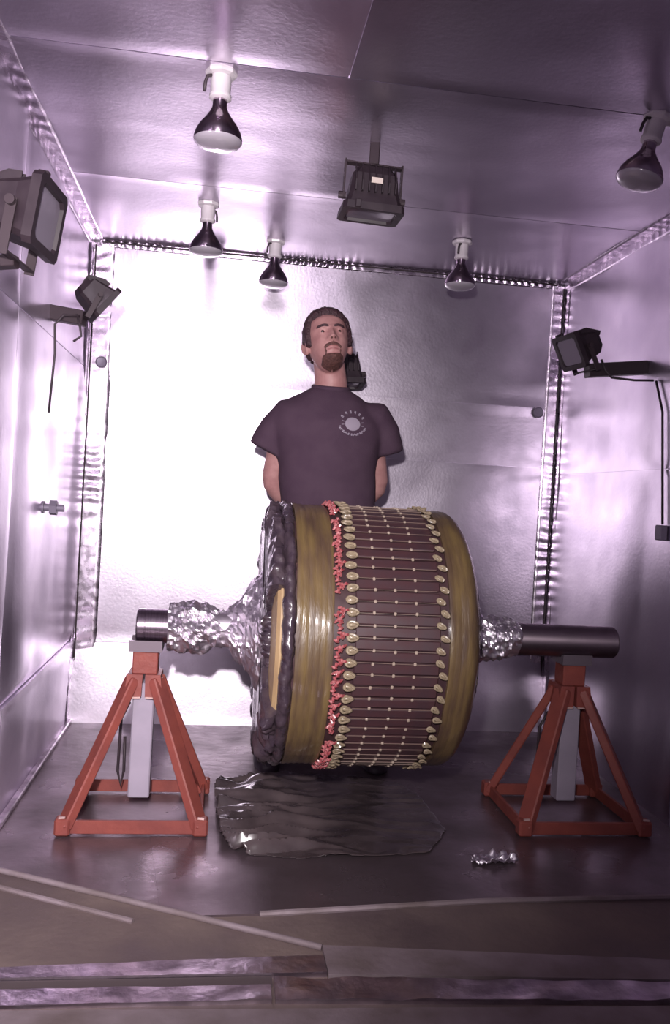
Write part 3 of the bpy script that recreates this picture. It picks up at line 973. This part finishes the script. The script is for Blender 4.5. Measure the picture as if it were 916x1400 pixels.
for s in (-1, 1):
    c = HW((s * .031, -.0722, .0010))
    e_ = MB()
    bm = bmesh.new()
    bmesh.ops.create_uvsphere(bm, u_segments=20, v_segments=12, radius=.0118 * HS)
    e_.bm(bm, Matrix.Translation(c))
    eo = e_.build('eye', 'eye', man, True)
    i_ = MB()
    bm = bmesh.new()
    bmesh.ops.create_uvsphere(bm, u_segments=14, v_segments=8, radius=.0076 * HS)
    i_.bm(bm, Matrix.Translation(c + (HR @ Vector((0, -.0068 * HS, -.0005))) ) @ Matrix.Diagonal((1, .8, 1, 1)))
    i_.build('iris', 'iris', eo, True)

# T-shirt
st = MB()
st.loft([ering((.43, MY + .035, .90), .200, .142, 36, 2.3), ering((.424, MY + .025, 1.0), .196, .138, 36, 2.3), ering((.412, MY + .012, 1.07), .190, .136, 36, 2.3), ering((.402, MY + .006, 1.2), .192, .138, 36, 2.3),
         ering((.395, MY + .004, 1.3), .208, .140, 36, 2.3), ering((.387, MY + .008, 1.38), .222, .128, 36, 2.2), ering((.382, MY + .015, 1.43), .208, .110, 36),
         ering((.392, MY + .022, 1.470), .160, .094, 36), ering((.398, MY + .026, 1.498), .112, .082, 36), ering((.400, MY + .027, 1.516), .080, .074, 36)])
for s, a, b, c_ in ((-1, (.236, MY + .02, 1.398), (.197, MY + .03, 1.348), (.158, MY + .035, 1.266)), (1, (.582, MY + .02, 1.410), (.622, MY + .03, 1.355), (.644, MY + .035, 1.282))):
    a, b, c_ = Vector(a), Vector(b), Vector(c_)
    d = (c_ - b).normalized()
    st.tube([a + Vector((-s * .06, 0, .0)), a, b, c_ - d * .01, c_ + d * .006], [.068, .077, .075, .067 if s > 0 else .070, .064 if s > 0 else .072], 28)
shirt = remesh(st, 'shirt', .008, 'shirt', man, 16)
for v in shirt.data.vertices:                                # folds: diagonal drags from the shoulders
    p = v.co
    f = .006 * nz(p.x * 7 + p.z * 5, p.y * 4, p.z * 9) + .003 * nz(p.x * 18 - p.z * 9, p.y * 9, p.z * 14)
    v.co = p + v.normal * f
shirt.data.update()
# collar band
cb = MB()
cr = []
for k in range(40):
    a = 2 * math.pi * k / 40
    c = Vector((.400 + .0715 * math.cos(a), MY + .024 + .0735 * math.sin(a), 1.522 + .012 * math.sin(a)))
    o_ = Vector((math.cos(a), math.sin(a), 0))
    cr.append([c + o_ * (.0065 * math.cos(q)) + Vector((0, 0, .011 * math.sin(q))) for q in [2 * math.pi * j / 8 for j in range(8)]])
vs = [v for r_ in cr for v in r_]
fs = [(i * 8 + j, i * 8 + (j + 1) % 8, ((i + 1) % 40) * 8 + (j + 1) % 8, ((i + 1) % 40) * 8 + j) for i in range(40) for j in range(8)]
cb.add(vs, fs)
cb.build('collar', 'shirt', shirt, True)
# chest print: a round emblem with an arc of marks above and a curved line below, laid on the cloth
bvh = BVHTree.FromPolygons([Vector(v.co) + parent_world(shirt) for v in shirt.data.vertices], [tuple(p.vertices) for p in shirt.data.polygons])
def on_shirt(x, z, off=.0012):
    h = bvh.ray_cast(Vector((x, MY - .6, z)), Vector((0, 1, 0)))
    return h[0] + Vector((0, -off, 0)) if h[0] else Vector((x, MY - .13, z))
PC = (.4755, 1.375)
def patch(pts, off=.0012):
    return [on_shirt(PC[0] + x, PC[1] + z, off) for x, z in pts]
def fan(mb, rx, rz, cx=0, cz=0, n=24, rings=3):
    vs = [(cx, cz)]
    for r_ in range(1, rings + 1):
        vs += [(cx + rx * r_ / rings * math.cos(2 * math.pi * k / n), cz + rz * r_ / rings * math.sin(2 * math.pi * k / n)) for k in range(n)]
    fs = [(0, 1 + k, 1 + (k + 1) % n) for k in range(n)]
    for r_ in range(rings - 1):
        fs += [(1 + r_ * n + k, 1 + (r_ + 1) * n + k, 1 + (r_ + 1) * n + (k + 1) % n, 1 + r_ * n + (k + 1) % n) for k in range(n)]
    mb.add(patch(vs), fs)
m1 = MB()
fan(m1, .030, .026)
m1.build('chest_print', 'print', shirt)
m2 = MB()
for k, ang in enumerate((148, 122, 99, 77, 55, 32)):        # marks standing in an arc above
    a = R(ang)
    cx, cz = .048 * math.cos(a), .004 + .044 * math.sin(a)
    ex, ez = math.cos(a), math.sin(a)
    hw, hh = .0042, .0062
    for (w0, w1, t0, t1) in ((-.8, .8, .2, 1), (-.8, -.1, -.9, .2), (.15, .8, -.9 + .5 * (k % 2), .2)):
        m2.add(patch([(cx - ez * hw * w + ex * hh * t, cz + ex * hw * w + ez * hh * t) for w, t in ((w0, t0), (w1, t0), (w1, t1), (w0, t1))]), [(0, 1, 2, 3)])
for k in range(22):                                          # curved line of small marks below
    a0, a1 = R(200 + k * 6.4), R(200 + k * 6.4 + 4.6)
    r0, r1 = .050 + .003 * (k % 2), .060 - .003 * (k % 3 == 0)
    m2.add(patch([(r * math.cos(a), .006 + r * .86 * math.sin(a)) for r, a in ((r0, a0), (r1, a0), (r1, a1), (r0, a1))]), [(0, 1, 2, 3)])
m2.build('chest_print', 'print', shirt)
m3 = MB()
for a_ in (165, 185, 352, 12):                               # dim side rays
    a = R(a_)
    m3.add(patch([(r * math.cos(a + w), r * math.sin(a + w)) for r, w in ((.034, -.05), (.044, -.05), (.044, .05), (.034, .05))]), [(0, 1, 2, 3)])
m3.build('chest_print', 'print_dim', shirt)
# trousers and boots
tr = MB()
tr.loft([ering((.438, MY + .05, .82), .175, .118), ering((.436, MY + .048, .92), .188, .128), ering((.43, MY + .04, .99), .184, .122)])
for s, hip, knee, ank in legs:
    tr.tube([hip + Vector((0, 0, .02)), hip.lerp(knee, .3), knee, knee.lerp(ank, .6), ank + Vector((0, .005, .05)), ank + Vector((0, .005, 0))], [.104, .098, .078, .072, .070, .070], 22)
remesh(tr, 'trousers', .010, 'trousers', man, 4)
for s, hip, knee, ank in legs:
    b = MB()
    a = ank
    b.loft([ering((a.x, a.y + .012, a.z + .06), .050, .058, 24), ering((a.x, a.y + .012, .06), .048, .062, 24), ering((a.x + s * .004, a.y - .045, .05), .050, .115, 24, 2.6), ering((a.x + s * .005, a.y - .05, .026), .053, .132, 24, 2.6), ering((a.x + s * .005, a.y - .05, .0075), .052, .130, 24, 2.6)])
    bo = b.build('boot', 'boot', man, True, 50)
    bo.location.z = .022
man.location.z -= .022
